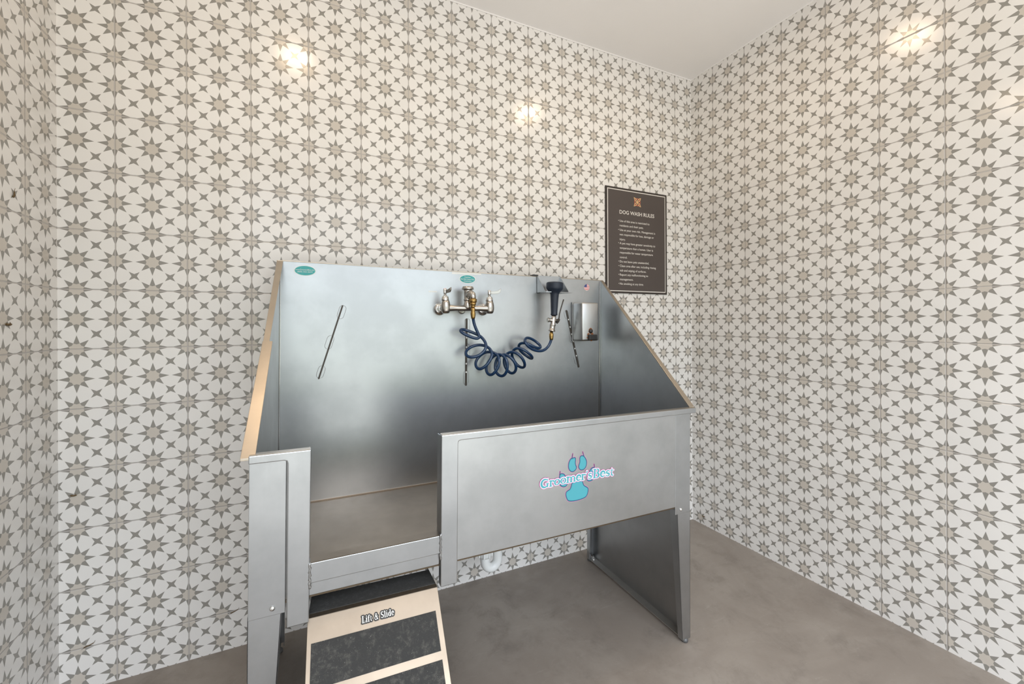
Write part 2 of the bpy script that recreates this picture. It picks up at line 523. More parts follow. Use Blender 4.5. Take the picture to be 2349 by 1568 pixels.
# step-in lip
b = bm_()
box(b, -2.1685, -1.829, -.733, -.705, .584, .635)
st = obj('entry_step', b, 'steel', tub, .0018)
b = bm_(); box(b, -2.1665, -1.831, -.732, -.700, .6352, .6364); obj('added_lip_tint', b, 'steel_basin_lamp_tint', st)  # added thin sheet over the lip, coloured as if lit by warm lamps
b = bm_(); box(b, -2.1685, -1.832, -.727, -.708, .551, .585); obj('entry_apron', b, 'steel', st, .001)
for xx, z0, z1 in ((-2.1675, .572, .637), (-1.8298, .566, .640)):
    b = bm_(); n = 15
    tube(b, [(xx + .0012 * sin(i * 1.9), YF + .001 - .001 * cos(i * 2.6), z0 + (z1 - z0) * i / (n - 1)) for i in range(n)], [.0026 + .0011 * (i % 2) for i in range(n)], 8)
    obj('weld_bead', b, 'steel_dull', st)

# corner sleeves, legs and feet
def rivet(par, x, y, z, r=.0062):
    b = bm_(); lathe(b, (x, y, z), (0, -1, 0), [(0, r), (.0012, r), (.0030, r * .75), (.0042, r * .3), (.0043, 0)], 16)
    return obj('rivet', b, 'chrome', par)
def sleeve(x0, x1, z0, ret):
    b = bm_()
    box(b, x0, x1, YP - .001, YP + .002, z0, .905)
    s = x0 if ret < 0 else x1
    box(b, min(s, s - ret * .002), max(s, s - ret * .002), YP, -.655, z0, .905)
    return obj('corner_sleeve', b, 'steel', tub, .0012)
sL = sleeve(-2.3015, -2.222, .522, -1)
sR = sleeve(-.911, -.834, .519, 1)
b = bm_(); box(b, -2.223, -2.2175, YP + .012, YP + .015, .50, .905); obj('gap_strip', b, 'steel_dull', sL)
rivet(sL, -2.2500, YP - .001, .5395); rivet(sR, -.8822, YP - .001, .5350)
def leg(xo_t, xi_t, xo_b, xi_b, yf, yb, z0, z1):
    """tapered angle-section leg: face plate + inward return on the inner edge + outer return"""
    b = bm_(); th = .0025; s = 1 if yb > yf else -1
    f = [(xo_t, yf, z1), (xi_t, yf, z1), (xi_b, yf, z0), (xo_b, yf, z0)]
    prism(b, f, (0, s * th, 0))
    d = .038 * s
    k = -1 if xi_t > xo_t else 1
    prism(b, [(xi_t, yf, z1), (xi_t, yf + d, z1), (xi_b, yf + d * .6, z0), (xi_b, yf, z0)], (k * th, 0, 0))
    prism(b, [(xo_t, yf, z1), (xo_t, yf + 1.3 * d, z1), (xo_b, yf + 1.3 * d, z0), (xo_b, yf, z0)], (-k * th, 0, 0))
    return obj('leg', b, 'steel', tub, .0008)
def foot(par, x, y, zt):
    zf = -(x - T0[0]) * -.0115   # local height of the floor under this foot
    b = bm_(); lathe(b, (x, y, zf + .001), (0, 0, 1), [(0, .0125), (.004, .0135), (.010, .012), (.014, .007), (.018, .005), (zt - zf + .02, .005)], 18)
    return obj('levelling_foot', b, 'foot', par)
l1 = leg(-2.3025, -2.2300, -2.3025, -2.2570, YP, YP + .1, .024, .532); foot(l1, -2.285, YP + .012, .03)
l2 = leg(-.8325, -.8995, -.8285, -.8700, YP, YP + .1, .028, .530); foot(l2, -.8500, YP + .008, .03)
l3 = leg(-2.2860, -2.2560, -2.2860, -2.2560, -.088, -.2, .026, .545); foot(l3, -2.274, -.100, .03)
l4 = leg(-.8300, -.8650, -.8300, -.8650, -.088, -.2, .028, .545); foot(l4, -.853, -.098, .03)
# sheet steel end panels between front and rear legs, each with a flange along the bottom
def endp(x, sgn):
    b = bm_()
    prism(b, [(x, -.700, .545), (x, -.100, .545), (x, -.100, .030), (x, -.700, .030)], (sgn * .002, 0, 0))
    o = obj('end_panel', b, 'steel_dull', tub)
    b = bm_(); box(b, min(x, x - sgn * .032), max(x, x - sgn * .032), -.700, -.100, .030, .033)
    obj('bottom_flange', b, 'steel_flange', o)
    return o
eR = endp(-.8335, 1); eL = endp(-2.2995, -1)
b = bm_()   # drill screws at the rear foot
for yy, xx in ((-.118, -.846), (-.128, -.852)):
    lathe(b, (xx, yy, .033), (0, 0, 1), [(0, .006), (.004, .006), (.005, .003), (.014, .003), (.0145, 0)], 10)
obj('flange_bolts', b, 'chrome', eR)

# --- paw logo on the front panel
LY = YP - .0003
def smooth_closed(pts, k=5):
    out = []; n = len(pts)
    for i in range(n):
        p0, p1, p2, p3 = pts[i - 1], pts[i], pts[(i + 1) % n], pts[(i + 2) % n]
        for j in range(k):
            t = j / k
            out.append(tuple(.5 * (2 * p1[a] + (-p0[a] + p2[a]) * t + (2 * p0[a] - 5 * p1[a] + 4 * p2[a] - p3[a]) * t * t + (-p0[a] + 3 * p1[a] - 3 * p2[a] + p3[a]) * t ** 3) for a in (0, 1)))
    return out
TILT = .0115
def L2(p): return (p[0], p[1] + TILT * (p[0] - T0[0]))
SH = dict(
 toe1=[(-1.3764, .7850), (-1.3671, .7856), (-1.3643, .7805), (-1.365, .7686), (-1.364, .761), (-1.3607, .7531), (-1.3629, .7459), (-1.3707, .7406), (-1.3795, .7407), (-1.3871, .7459), (-1.3914, .754), (-1.392, .7651), (-1.3891, .7758), (-1.3825, .784)],
 toe2=[(-1.3300, .7841), (-1.3236, .7758), (-1.3196, .7639), (-1.3215, .7509), (-1.3283, .7425), (-1.3385, .74), (-1.3474, .7436), (-1.3518, .7517), (-1.3507, .759), (-1.3473, .7679), (-1.3472, .781), (-1.3438, .7871), (-1.3371, .788)],
 toe3=[(-1.4238, .7387), (-1.4152, .7392), (-1.4077, .7344), (-1.3992, .7201), (-1.3949, .7065), (-1.4004, .6972), (-1.4101, .6952), (-1.4208, .6998), (-1.4271, .71), (-1.4275, .7266)],
 toe4=[(-1.2861, .7361), (-1.2826, .7242), (-1.2874, .7077), (-1.2967, .6988), (-1.3093, .6976), (-1.3172, .7031), (-1.3149, .7159), (-1.3079, .73), (-1.301, .7384), (-1.2918, .7418)],
 pad=[(-1.3398, .7067), (-1.3353, .6985), (-1.3298, .6863), (-1.3151, .6762), (-1.3124, .6682), (-1.3163, .6538), (-1.3243, .6457), (-1.3446, .6419), (-1.3668, .6413), (-1.3866, .644), (-1.3952, .6493), (-1.4006, .6613), (-1.4016, .6707), (-1.3983, .6775), (-1.3863, .6828), (-1.3808, .693), (-1.3775, .7017), (-1.3598, .7081)])
CLAW = [((-1.3785, .784), (-1.3758, .8000)), ((-1.3305, .785), (-1.3359, .8010)), ((-1.4262, .737), (-1.4248, .7485)), ((-1.2858, .737), (-1.2888, .7525))]
_RC = [0]
def ribbon(bm, pts, w, y, mi, closed=False):
    """flat stroke of width w (scalar or list) with round ends, in the plane y"""
    n = len(pts); ws = list(w) if isinstance(w, (list, tuple)) else [w] * n
    if not closed and math.hypot(pts[0][0] - pts[-1][0], pts[0][1] - pts[-1][1]) < 1e-6: closed = True; pts = pts[:-1]; ws = ws[:-1]; n -= 1
    _RC[0] = (_RC[0] + 1) % 60
    y = y - _RC[0] * 5e-6
    L = []; R = []; N = []
    for i in range(n):
        a = pts[i - 1] if (closed or i > 0) else pts[i]; c = pts[(i + 1) % n] if (closed or i < n - 1) else pts[i]
        def un(p, q):
            d = math.hypot(q[0] - p[0], q[1] - p[1])
            return ((q[0] - p[0]) / d, (q[1] - p[1]) / d) if d > 1e-9 else None
        u1 = un(a, pts[i]); u2 = un(pts[i], c); u1 = u1 or u2; u2 = u2 or u1
        t = (u1[0] + u2[0], u1[1] + u2[1]); d = math.hypot(*t)
        t = (t[0] / d, t[1] / d) if d > .2 else u2
        k = min(1.6, 1 / max(.3, abs(t[0] * u2[0] + t[1] * u2[1]))) * ws[i] / 2
        nx, nz = -t[1], t[0]; N.append((nx, nz, t))
        L.append(bm.verts.new((pts[i][0] + nx * k, y, pts[i][1] + nz * k))); R.append(bm.verts.new((pts[i][0] - nx * k, y, pts[i][1] - nz * k)))
    for i in range(n if closed else n - 1):
        j = (i + 1) % n; f = bm.faces.new((L[i], R[i], R[j], L[j])); f.material_index = mi
    if not closed:
        for i, sg in ((0, -1), (n - 1, 1)):
            nx, nz, t = N[i]; r = ws[i] / 2
            arcv = [bm.verts.new((pts[i][0] + r * (nx * cos(a) + sg * t[0] * sin(a)), y, pts[i][1] + r * (nz * cos(a) + sg * t[1] * sin(a)))) for a in (pi / 5, 2 * pi / 5, 3 * pi / 5, 4 * pi / 5)]
            f = bm.faces.new([L[i]] + arcv + [R[i]]); f.material_index = mi
b = bm_()
for k, v in SH.items():
    pts = smooth_closed([L2(p) for p in v])
    ribbon(b, pts, .0052, LY, 0, True)
for a, c in CLAW: ribbon(b, [L2(a), L2(c)], [.0062, .0042], LY, 0)
for k, v in SH.items():
    pts = smooth_closed([L2(p) for p in v])
    ribbon(b, pts, .0032, LY - .0003, 1, True)
for a, c in CLAW: ribbon(b, [L2(a), L2(c)], [.0040, .0022], LY - .0003, 1)
for a, c in CLAW:
    m_ = tuple(a[i] * .45 + c[i] * .55 for i in (0, 1)); ribbon(b, [L2(m_), L2(c)], [.0022, .0026], LY - .00045, 3)
for k, v in SH.items():
    pts = smooth_closed([L2(p) for p in v]); cx = sum(p[0] for p in pts) / len(pts); cz = sum(p[1] for p in pts) / len(pts)
    pts2 = []
    n = len(pts)
    for i in range(n):
        dx, dz = pts[(i + 1) % n][0] - pts[i - 1][0], pts[(i + 1) % n][1] - pts[i - 1][1]; L = math.hypot(dx, dz) or 1
        nx, nz = dz / L, -dx / L
        if nx * (cx - pts[i][0]) + nz * (cz - pts[i][1]) < 0: nx, nz = -nx, -nz
        pts2.append((pts[i][0] + nx * .0004, pts[i][1] + nz * .0004))
    to_face(b, pts2, LY - .0002 if False else LY - .00028, 2)
obj('paw_logo', b, ['logo_pink', 'logo_dark', 'logo_teal', 'logo_navy'], fp)['label'] = 'teal paw print with claws and dark outline'

# serif lettering drawn as strokes: glyph = (advance, [(points, width or widths)])
def arc(cx, cy, rx, ry, a0, a1, n=12):
    return [(cx + rx * cos(radians(a0 + (a1 - a0) * i / n)), cy + ry * sin(radians(a0 + (a1 - a0) * i / n))) for i in range(n + 1)]
def wv(n, thin, thick, f): return [thin + (thick - thin) * f(i / (n - 1)) for i in range(n)]
def ring(cx, cy, rx, ry, thin=.07, thick=.19, n=24):
    p = arc(cx, cy, rx, ry, 0, 360, n); return (p, [thin + (thick - thin) * abs(cos(2 * pi * i / n)) ** 1.3 for i in range(n + 1)])
def stem(x, z0, z1, w=.19, sb=True, stl=True, sbw=.17):
    o = [([(x, z0 + .03), (x, z1 - .03)], w)]
    if sb: o.append(([(x - sbw, z0), (x + sbw, z0)], .07))
    if stl: o.append(([(x - sbw, z1 - .03), (x, z1)], .08))
    return o
XH = .66
def curve(pts, ws): return (pts, ws)
GL = {
 'G': (.88, [(arc(.42, .5, .35, .46, 42, 325, 20), [.08 + .15 * abs(sin(pi * min(1, i / 20))) for i in range(21)]), ([(.70, .08), (.70, .40)], .17), ([(.52, .42), (.86, .42)], .07), ([(.70, .78), (.72, .95)], .07)]),
 'r': (.50, stem(.16, 0, XH) + [(arc(.34, .40, .17, .22, 150, 50, 6), .11), ([(.42, .55), (.46, .56)], .17)]),
 'o': (.66, [ring(.33, .33, .24, .31)]),
 'm': (1.06, stem(.16, 0, XH) + stem(.53, 0, .45, stl=False, sbw=.13) + stem(.90, 0, .45, stl=False, sbw=.13) + [(arc(.35, .42, .18, .20, 150, 0, 8), .11), (arc(.72, .42, .18, .20, 150, 0, 8), .11)]),
 'e': (.58, [(arc(.31, .33, .23, .31, 5, 325, 20), [.07 + .13 * abs(sin(pi * (.15 + .85 * i / 20))) for i in range(21)]), ([(.10, .35), (.53, .35)], .06)]),
 "'": (.24, [([(.13, .92), (.13, .86), (.07, .72)], [.17, .13, .04])]),
 's': (.50, [(arc(.27, .49, .15, .15, 30, 250, 10) + arc(.27, .18, .17, .16, 70, -150, 10), [.06 + .10 * sin(pi * i / 21) for i in range(22)]), ([(.42, .52), (.43, .64)], .06), ([(.09, .02), (.08, .16)], .06)]),
 'B': (.80, [([(.22, .04), (.22, .96)], .20), ([(.04, 0), (.45, 0)], .07), ([(.04, 1), (.42, 1)], .07), ([(.22, .53), (.42, .53)], .06), (arc(.42, .765, .20, .225, 90, -90, 10), [.07 + .12 * sin(pi * i / 10) for i in range(11)]), (arc(.44, .265, .23, .26, 90, -90, 10), [.07 + .14 * sin(pi * i / 10) for i in range(11)])]),
 't': (.42, [([(.19, .86), (.19, .14)], [.06, .17]), ([(.02, XH - .02), (.40, XH - .02)], .07), (arc(.29, .15, .10, .13, 180, 320, 6), .11)]),
 'L': (.74, [([(.22, .04), (.22, .96)], .22), ([(.04, 0), (.66, 0)], .08), ([(.04, 1), (.42, 1)], .08), ([(.66, .02), (.69, .28)], .09)]),
 'i': (.36, stem(.18, 0, XH, .2) + [([(.18, .90), (.18, .91)], .22)]),
 'l': (.36, stem(.18, 0, 1, .2)),
 'f': (.42, [([(.18, .03), (.18, .78)], .2), ([(.02, 0), (.36, 0)], .07), ([(.02, XH - .02), (.38, XH - .02)], .07), (arc(.32, .80, .14, .17, 180, 50, 6), .12), ([(.42, .90), (.43, .90)], .15)]),
 '&': (.86, [(arc(.38, .78, .15, .17, -60, 240, 12), .10), ([(.28, .66), (.74, .04)], .17), (arc(.32, .25, .24, .25, 80, 350, 12), .12), ([(.55, .30), (.68, .52)], .08), ([(.58, .53), (.80, .53)], .06)]),
 'S': (.66, [(arc(.33, .74, .20, .22, 30, 250, 12) + arc(.34, .26, .23, .24, 75, -150, 12), [.07 + .15 * sin(pi * i / 25) for i in range(26)]), ([(.54, .78), (.56, .98)], .07), ([(.09, .02), (.08, .26)], .07)]),
 'd': (.64, [ring(.28, .33, .20, .31), ([(.50, .03), (.50, .98)], .19), ([(.36, 1), (.50, 1)], .08), ([(.50, 0), (.64, 0)], .07)]),
 ' ': (.34, []),
}
def letters(bm, s, x0, width, zfun, h, place_y, layers, slant=.0, step=.0003, wk=1.0, gw=1.0):
    adv = sum(GL[c][0] for c in s); k = width / adv
    for li, (extra, mi) in enumerate(layers):
        x = x0
        for ch in s:
            a, strokes = GL[ch]
            for pts, w in strokes:
                xm = x + a * k / 2
                zb, rot = zfun(xm)
                P = []
                for (u, v) in pts:
                    lx = (u - a / 2) * k * gw + v * h * slant; lz = v * h
                    P.append((xm + lx * cos(rot) - lz * sin(rot), zb + lx * sin(rot) + lz * cos(rot)))
                sc = (k * gw + h) / 2 * wk
                W = [q * sc + extra for q in (w if isinstance(w, list) else [w] * len(P))]
                ribbon(bm, P, W, place_y - li * step, mi)
            x += a * k
b = bm_()
def zfun(x):   # gently wavy baseline
    t = (x + 1.502) / .296
    z = .7045 + TILT * (x - T0[0]) + (.0045 * sin(t * pi * 1.0)) * 1.0 - .003 * t
    return z, .03 * cos(t * pi)
letters(b, "Groomer's", -1.4985, .200, zfun, .0275, LY - .0008, [(.0068, 0), (.0040, 1), (.0000, 2)], .05, step=.0004)
letters(b, "Best", -1.2965, .090, zfun, .0290, LY - .0008, [(.0068, 0), (.0040, 1), (.0000, 2)], .05, step=.0004)
obj('logo_lettering', b, ['logo_pink', 'white', 'logo_teal'], fp)['label'] = "lettering Groomer's Best in teal with white and pink outline"

# --- stickers on the back panel
def ell(cx, cz, rx, rz, n=36): return [(cx + rx * cos(2 * pi * i / n), cz + rz * sin(2 * pi * i / n)) for i in range(n)]
def place(y): return lambda x, z: (x, y, z + TILT * (x - T0[0]))
SY = YK - .0004
b = bm_()
flat(b, [L2(p) for p in ell(-2.1968, 1.4444, .0385, .0200)], SY, 1); flat(b, [L2(p) for p in ell(-2.1968, 1.4444, .0358, .0182)], SY - .0002, 0)
add_text(b, 'www.GroomersBest.com', -2.230, -2.164, 1.4455, .0075, place(SY - .0005), 2)
add_text(b, '(800) 552-2610', -2.2235, -2.171, 1.4375, .0072, place(SY - .0005), 2)
obj('oval_sticker', b, ['teal', 'tape', 'white'], back)['label'] = 'teal oval sticker with web address and phone number, in the upper left corner'
b = bm_()
flat(b, [L2(p) for p in ell(-1.5350, 1.4385, .0395, .0200)], SY, 1); flat(b, [L2(p) for p in ell(-1.5350, 1.4385, .0362, .0175)], SY - .0002, 0)
add_text(b, 'Caution:', -1.550, -1.520, 1.4445, .0090, place(SY - .0005), 2)
add_text(b, 'Do Not Leave Pets', -1.567, -1.503, 1.4350, .0088, place(SY - .0005), 2)
add_text(b, 'Unattended', -1.553, -1.517, 1.4265, .0085, place(SY - .0005), 2)
obj('oval_sticker', b, ['teal', 'tape', 'white'], back)['label'] = 'teal oval caution sticker above the faucet'
b = bm_(); flat(b, [L2(p) for p in ((-1.6085, 1.4585), (-1.4690, 1.4605), (-1.4690, 1.4700), (-1.6085, 1.4735))], SY, 0)
obj('tape_strip', b, 'tape', back)['label'] = 'pale tape strip along the top edge'
b = bm_(); flat(b, [L2(p) for p in ((-1.7135, 1.3750), (-1.6765, 1.3745), (-1.6765, 1.3800), (-1.7135, 1.3805))], SY, 0)
obj('tape_strip', b, 'tape', back)['label'] = 'small pale label left of the faucet'
# flag sticker
b = bm_(); cx, cz = -.8830, 1.4220
flat(b, [L2(p) for p in ell(cx, cz, .0215, .0215)], SY, 1)
flat(b, [L2(p) for p in ell(cx, cz, .0170, .0172)], SY - .0002, 0)
R_ = .0168
for i in range(7):
    z0 = cz + R_ - (2 * R_) * i / 7 - .0002; z1 = z0 - 2 * R_ / 14
    xa = lambda z: math.sqrt(max(R_ * R_ - (z - cz) ** 2, 0))
    n = 4; top = [(cx + xa(z0 + (z1 - z0) * j / n), z0 + (z1 - z0) * j / n) for j in range(n + 1)]
    flat(b, [L2(p) for p in top + [(2 * cx - p[0], p[1]) for p in top[::-1]]], SY - .0004, 2)
pts = [(cx, cz + .0005), (cx, cz + R_)] + [(cx + R_ * cos(radians(a)), cz + R_ * sin(radians(a))) for a in range(100, 180, 10)] + [(cx - R_, cz + .0005)]
flat(b, [L2(p) for p in pts], SY - .0006, 3)
obj('flag_sticker', b, ['white', 'steel', 'red', 'navy'], back)['label'] = 'small round stars and stripes sticker beside the sprayer holder'

# ------------------------------------------------------------------ slide-out ramp
R0 = Vector((-1.999, -.722, .4835)); RA = radians(-2.6)
ramp = thing('slide_out_ramp', (-1.999, -.95, 0), 'steel slide-out ramp with black grit pads leaning on the tub opening', 'ramp')
ru = Vector((cos(RA), sin(RA), 0))            # across the ramp
rn = Vector((sin(RA), -cos(RA), 0))           # horizontally away from the tub
SL = math.atan(.95); rd = (rn * cos(SL) + Vector((0, 0, -1)) * sin(SL)).normalized(); rq = ru.cross(rd).normalized()
if rq.z < 0: rq = -rq
HW = .1672
def RP(a, s, h=0): return R0 + ru * a + rd * s + rq * h
LEN = R0.z / sin(SL) - .001
def slab(bm, a0, a1, s0, s1, h0, h1, mi=0):
    prism(bm, [RP(a0, s0, h1), RP(a1, s0, h1), RP(a1, s1, h1), RP(a0, s1, h1)], rq * (h0 - h1), mi)
b = bm_(); slab(b, -HW, HW, 0, LEN, -.003, 0)
ws = obj('walking_surface', b, 'steel_ramp_lamp_tint', ramp, .0008)
for sg in (-1, 1):
    b = bm_(); a = sg * HW; slab(b, min(a, a - sg * .003), max(a, a - sg * .003), .0, LEN - .03, -.030, -.003)
    obj('side_flange', b, 'steel_ramp_lamp_tint', ramp)
back_d = -rn
def hz(a, s, z=0): return R0 + ru * a + back_d * s + Vector((0, 0, z))
b = bm_(); prism(b, [hz(-HW, 0), hz(HW, 0), hz(HW, .018), hz(-HW, .018)], (0, 0, -.003)); obj('bent_edge', b, 'steel_ramp_lamp_tint', ramp, .0008)
b = bm_(); prism(b, [hz(-HW + .001, .018, .001), hz(HW - .001, .018, .001), hz(HW - .006, .093, .001), hz(-HW + .004, .093, .001)], (0, 0, -.006)); obj('top_pad', b, 'mat', ramp)
pads = [(.056, .1475), (.166, .2575), (.276, .3675), (.386, .478)]
for s0, s1 in pads:
    b = bm_(); slab(b, -HW + .010, HW - .014, s0, s1, .0002, .0016); obj('grit_pad', b, 'grit', ws)
b = bm_()   # printed plate Lift & Slide
tmp = bm_(); letters(tmp, 'Lift & Slide', -.0385, .0830, lambda x: (-.0035, 0), .0150, 0, [(.0056, 0), (-.0002, 1)], wk=.92, gw=.84)
vm = {}
for v in tmp.verts: vm[v] = b.verts.new(RP(v.co.x, .0370 - v.co.z, .0008 - v.co.y))
for f in tmp.faces:
    q = b.faces.new([vm[v] for v in f.verts]); q.material_index = f.material_index
tmp.free()
obj('name_plate', b, ['black', 'white'], ws)['label'] = 'black decal lettered Lift & Slide in white'
# hook rails carrying the ramp under the tub
for sg in (-1, 1):
    b = bm_(); a = sg * (HW - .004)
    prism(b, [hz(a, .02, -.006), hz(a, .30, -.006), hz(a, .30, -.026), hz(a, .02, -.026)], ru * (-sg * .003)); obj('slide_rail', b, 'steel_dull', ramp)

HOSE="-15285,-2000,12597 -15269,-1989,12495 -15243,-1977,12393 -15204,-1964,12295 -15164,-1951,12196 -15119,-1938,12099 -15065,-1929,12006 -15018,-1924,11910 -14970,-1922,11815 -14981,-1916,11727 -15084,-1904,11712 -15185,-1885,11734 -15283,-1866,11767 -15382,-1853,11803 -15481,-1848,11844 -15579,-1848,11890 -15666,-1822,11940 -15737,-1760,11994 -15783,-1674,12067 -15693,-1592,12128 -15568,-1540,12111 -15459,-1534,12082 -15363,-1559,12049 -15268,-1587,12013 -15173,-1614,11974 -15082,-1645,11932 -14993,-1682,11888 -14911,-1728,11839 -14840,-1782,11778 -14782,-1840,11705 -14736,-1899,11623 -14705,-1956,11532 -14692,-2005,11434 -14711,-2041,11332 -14755,-2062,11235 -14822,-2068,11153 -14900,-2064,11082 -14984,-2055,11021 -15075,-2042,10972 -15174,-2026,10940 -15273,-2002,10923 -15366,-1959,10917 -15449,-1885,10924 -15509,-1779,10962 -15519,-1659,11046 -15473,-1551,11140 -15381,-1478,11216 -15285,-1445,11281 -15186,-1444,11330 -15088,-1462,11369 -14991,-1492,11398 -14893,-1531,11413 -14798,-1580,11414 -14707,-1638,11400 -14622,-1706,11377 -14547,-1781,11339 -14490,-1860,11275 -14446,-1934,11197 -14419,-1995,11107 -14424,-2038,11006 -14458,-2063,10906 -14504,-2073,10811 -14559,-2073,10721 -14623,-2069,10638 -14694,-2061,10562 -14771,-2044,10494 -14846,-2006,10432 -14918,-1936,10380 -14989,-1835,10372 -15033,-1718,10425 -15039,-1608,10511 -15012,-1522,10607 -14962,-1468,10703 -14898,-1441,10793 -14825,-1434,10874 -14745,-1444,10946 -14662,-1470,11009 -14577,-1511,11059 -14488,-1566,11090 -14399,-1632,11099 -14315,-1707,11088 -14238,-1789,11061 -14168,-1872,11019 -14116,-1949,10951 -14098,-2010,10857 -14090,-2049,10756 -14094,-2067,10652 -14116,-2072,10549 -14154,-2069,10451 -14201,-2060,10358 -14257,-2042,10271 -14311,-2000,10187 -14364,-1925,10109 -14428,-1819,10071 -14481,-1702,10108 -14506,-1594,10183 -14506,-1515,10278 -14491,-1466,10380 -14454,-1441,10481 -14399,-1432,10575 -14334,-1435,10662 -14265,-1449,10745 -14197,-1477,10824 -14128,-1525,10897 -14056,-1598,10952 -13982,-1690,10983 -13911,-1792,10971 -13846,-1887,10930 -13790,-1965,10866 -13750,-2020,10780 -13726,-2054,10681 -13710,-2069,10577 -13703,-2072,10470 -13705,-2065,10363 -13719,-2044,10257 -13743,-2001,10155 -13780,-1929,10062 -13830,-1832,9991 -13897,-1723,9996 -13958,-1623,10038 -14002,-1543,10112 -14028,-1489,10207 -14035,-1455,10311 -14028,-1436,10418 -14015,-1429,10526 -13991,-1435,10632 -13954,-1456,10733 -13908,-1499,10826 -13851,-1569,10903 -13783,-1660,10952 -13709,-1760,10964 -13637,-1853,10939 -13567,-1929,10891 -13497,-1984,10829 -13430,-2022,10754 -13369,-2048,10669 -13318,-2061,10574 -13277,-2058,10470 -13252,-2031,10359 -13241,-1969,10246 -13253,-1871,10142 -13296,-1753,10075 -13359,-1638,10089 -13415,-1548,10147 -13465,-1490,10229 -13511,-1459,10323 -13550,-1442,10425 -13576,-1433,10533 -13584,-1433,10643 -13578,-1450,10754 -13562,-1488,10862 -13521,-1550,10954 -13461,-1635,11021 -13393,-1733,11064 -13319,-1829,11073 -13243,-1914,11046 -13167,-1979,10999 -13092,-2024,10935 -13020,-2051,10858 -12953,-2065,10770 -12887,-2059,10674 -12820,-2017,10567 -12751,-1929,10449 -12723,-1804,10334 -12775,-1672,10307 -12838,-1562,10336 -12906,-1493,10396 -12974,-1458,10478 -13038,-1442,10570 -13097,-1433,10667 -13148,-1433,10771 -13190,-1447,10880 -13208,-1485,10993 -13195,-1555,11099 -13159,-1652,11185 -13098,-1761,11230 -13027,-1864,11236 -12949,-1945,11211 -12867,-2000,11163 -12780,-2033,11106 -12689,-2052,11042 -12589,-2047,10971 -12467,-1992,10890 -12330,-1879,10792 -12266,-1732,10698 -12312,-1592,10722 -12369,-1497,10779 -12451,-1455,10845 -12547,-1445,10915 -12643,-1441,10988 -12733,-1441,11070 -12815,-1459,11163 -12876,-1513,11275 -12905,-1607,11389 -12865,-1725,11454 -12801,-1842,11470 -12725,-1934,11462 -12637,-1993,11432 -12544,-2026,11381 -12441,-2039,11328 -12321,-2026,11278 -12172,-1966,11230 -11987,-1854,11195 -11787,-1710,11201 -11743,-1572,11294 -11781,-1477,11374 -11855,-1436,11450 -11957,-1434,11522 -12076,-1455,11587 -12217,-1505,11643 -12384,-1598,11688 -12575,-1728,11703 -12736,-1866,11642 -12787,-1978,11540 -12759,-2025,11442 -12683,-2027,11355 -12585,-2012,11277 -12476,-1993,11208 -12356,-1972,11150 -12226,-1949,11108 -12088,-1923,11080 -11945,-1894,11067 -11802,-1865,11074 -11668,-1839,11110 -11556,-1821,11176 -11464,-1812,11258 -11394,-1812,11352 -11343,-1820,11454 -11310,-1833,11563 -11293,-1850,11675"

# ------------------------------------------------------------------ faucet
fa = thing('wall_faucet', (-1.540, -.102, 1.30), 'chrome two-handle faucet with capped riser and brass hose fitting on the tub back', 'faucet')
FY = -.165; FZ = 1.304
b = bm_()
def bez(p, n=10):
    out = []
    for i in range(n + 1):
        t = i / n
        out.append(tuple((1 - t) ** 2 * a + 2 * t * (1 - t) * m + t * t * c for a, m, c in zip(*p)))
    return out
tube(b, [(-1.640 + .204 * i / 20, FY, FZ) for i in range(21)],
     [.0125 + .004 * max(0, 1 - abs(i - 0) / 4) + .004 * max(0, 1 - abs(20 - i) / 4) for i in range(21)], 18)
for x in (-1.6400, -1.4375):
    lathe(b, (x, FY, 1.2805), (0, 0, 1), [(0, .010), (.002, .0145), (.010, .0185), (.022, .0205), (.034, .0200), (.046, .0180), (.0545, .0160), (.0555, .014)], 24)
# swelling to the riser
lathe(b, (-1.5410, FY, 1.296), (0, 0, 1), [(0, .012), (.010, .019), (.020, .0195), (.030, .0165), (.042, .0160)], 24)
obj('body', b, 'satin', fa)
for x in (-1.6440, -1.4415):   # wall unions and flanges
    b = bm_()
    tube(b, [(x, FY + .004, FZ), (x - .006, -.118, FZ - .002)], .0125, 16)
    lathe(b, (x - .004, -.135, FZ - .001), (0, 1, 0), [(0, .015), (.002, .018), (.012, .018), (.014, .015)], 6)
    lathe(b, (x - .0065, -.1205, FZ - .0035), (0, 1, 0), [(0, .0165), (.004, .0225), (.010, .0265), (.0175, .0280), (.0183, .0275)], 32)
    obj('wall_flange', b, 'chrome', fa)
b = bm_(); lathe(b, (-1.5480, -.112, FZ - .008), (0, 1, 0), [(0, .012), (.004, .016), (.0095, .0170)], 28); obj('centre_flange', b, 'satin', fa)
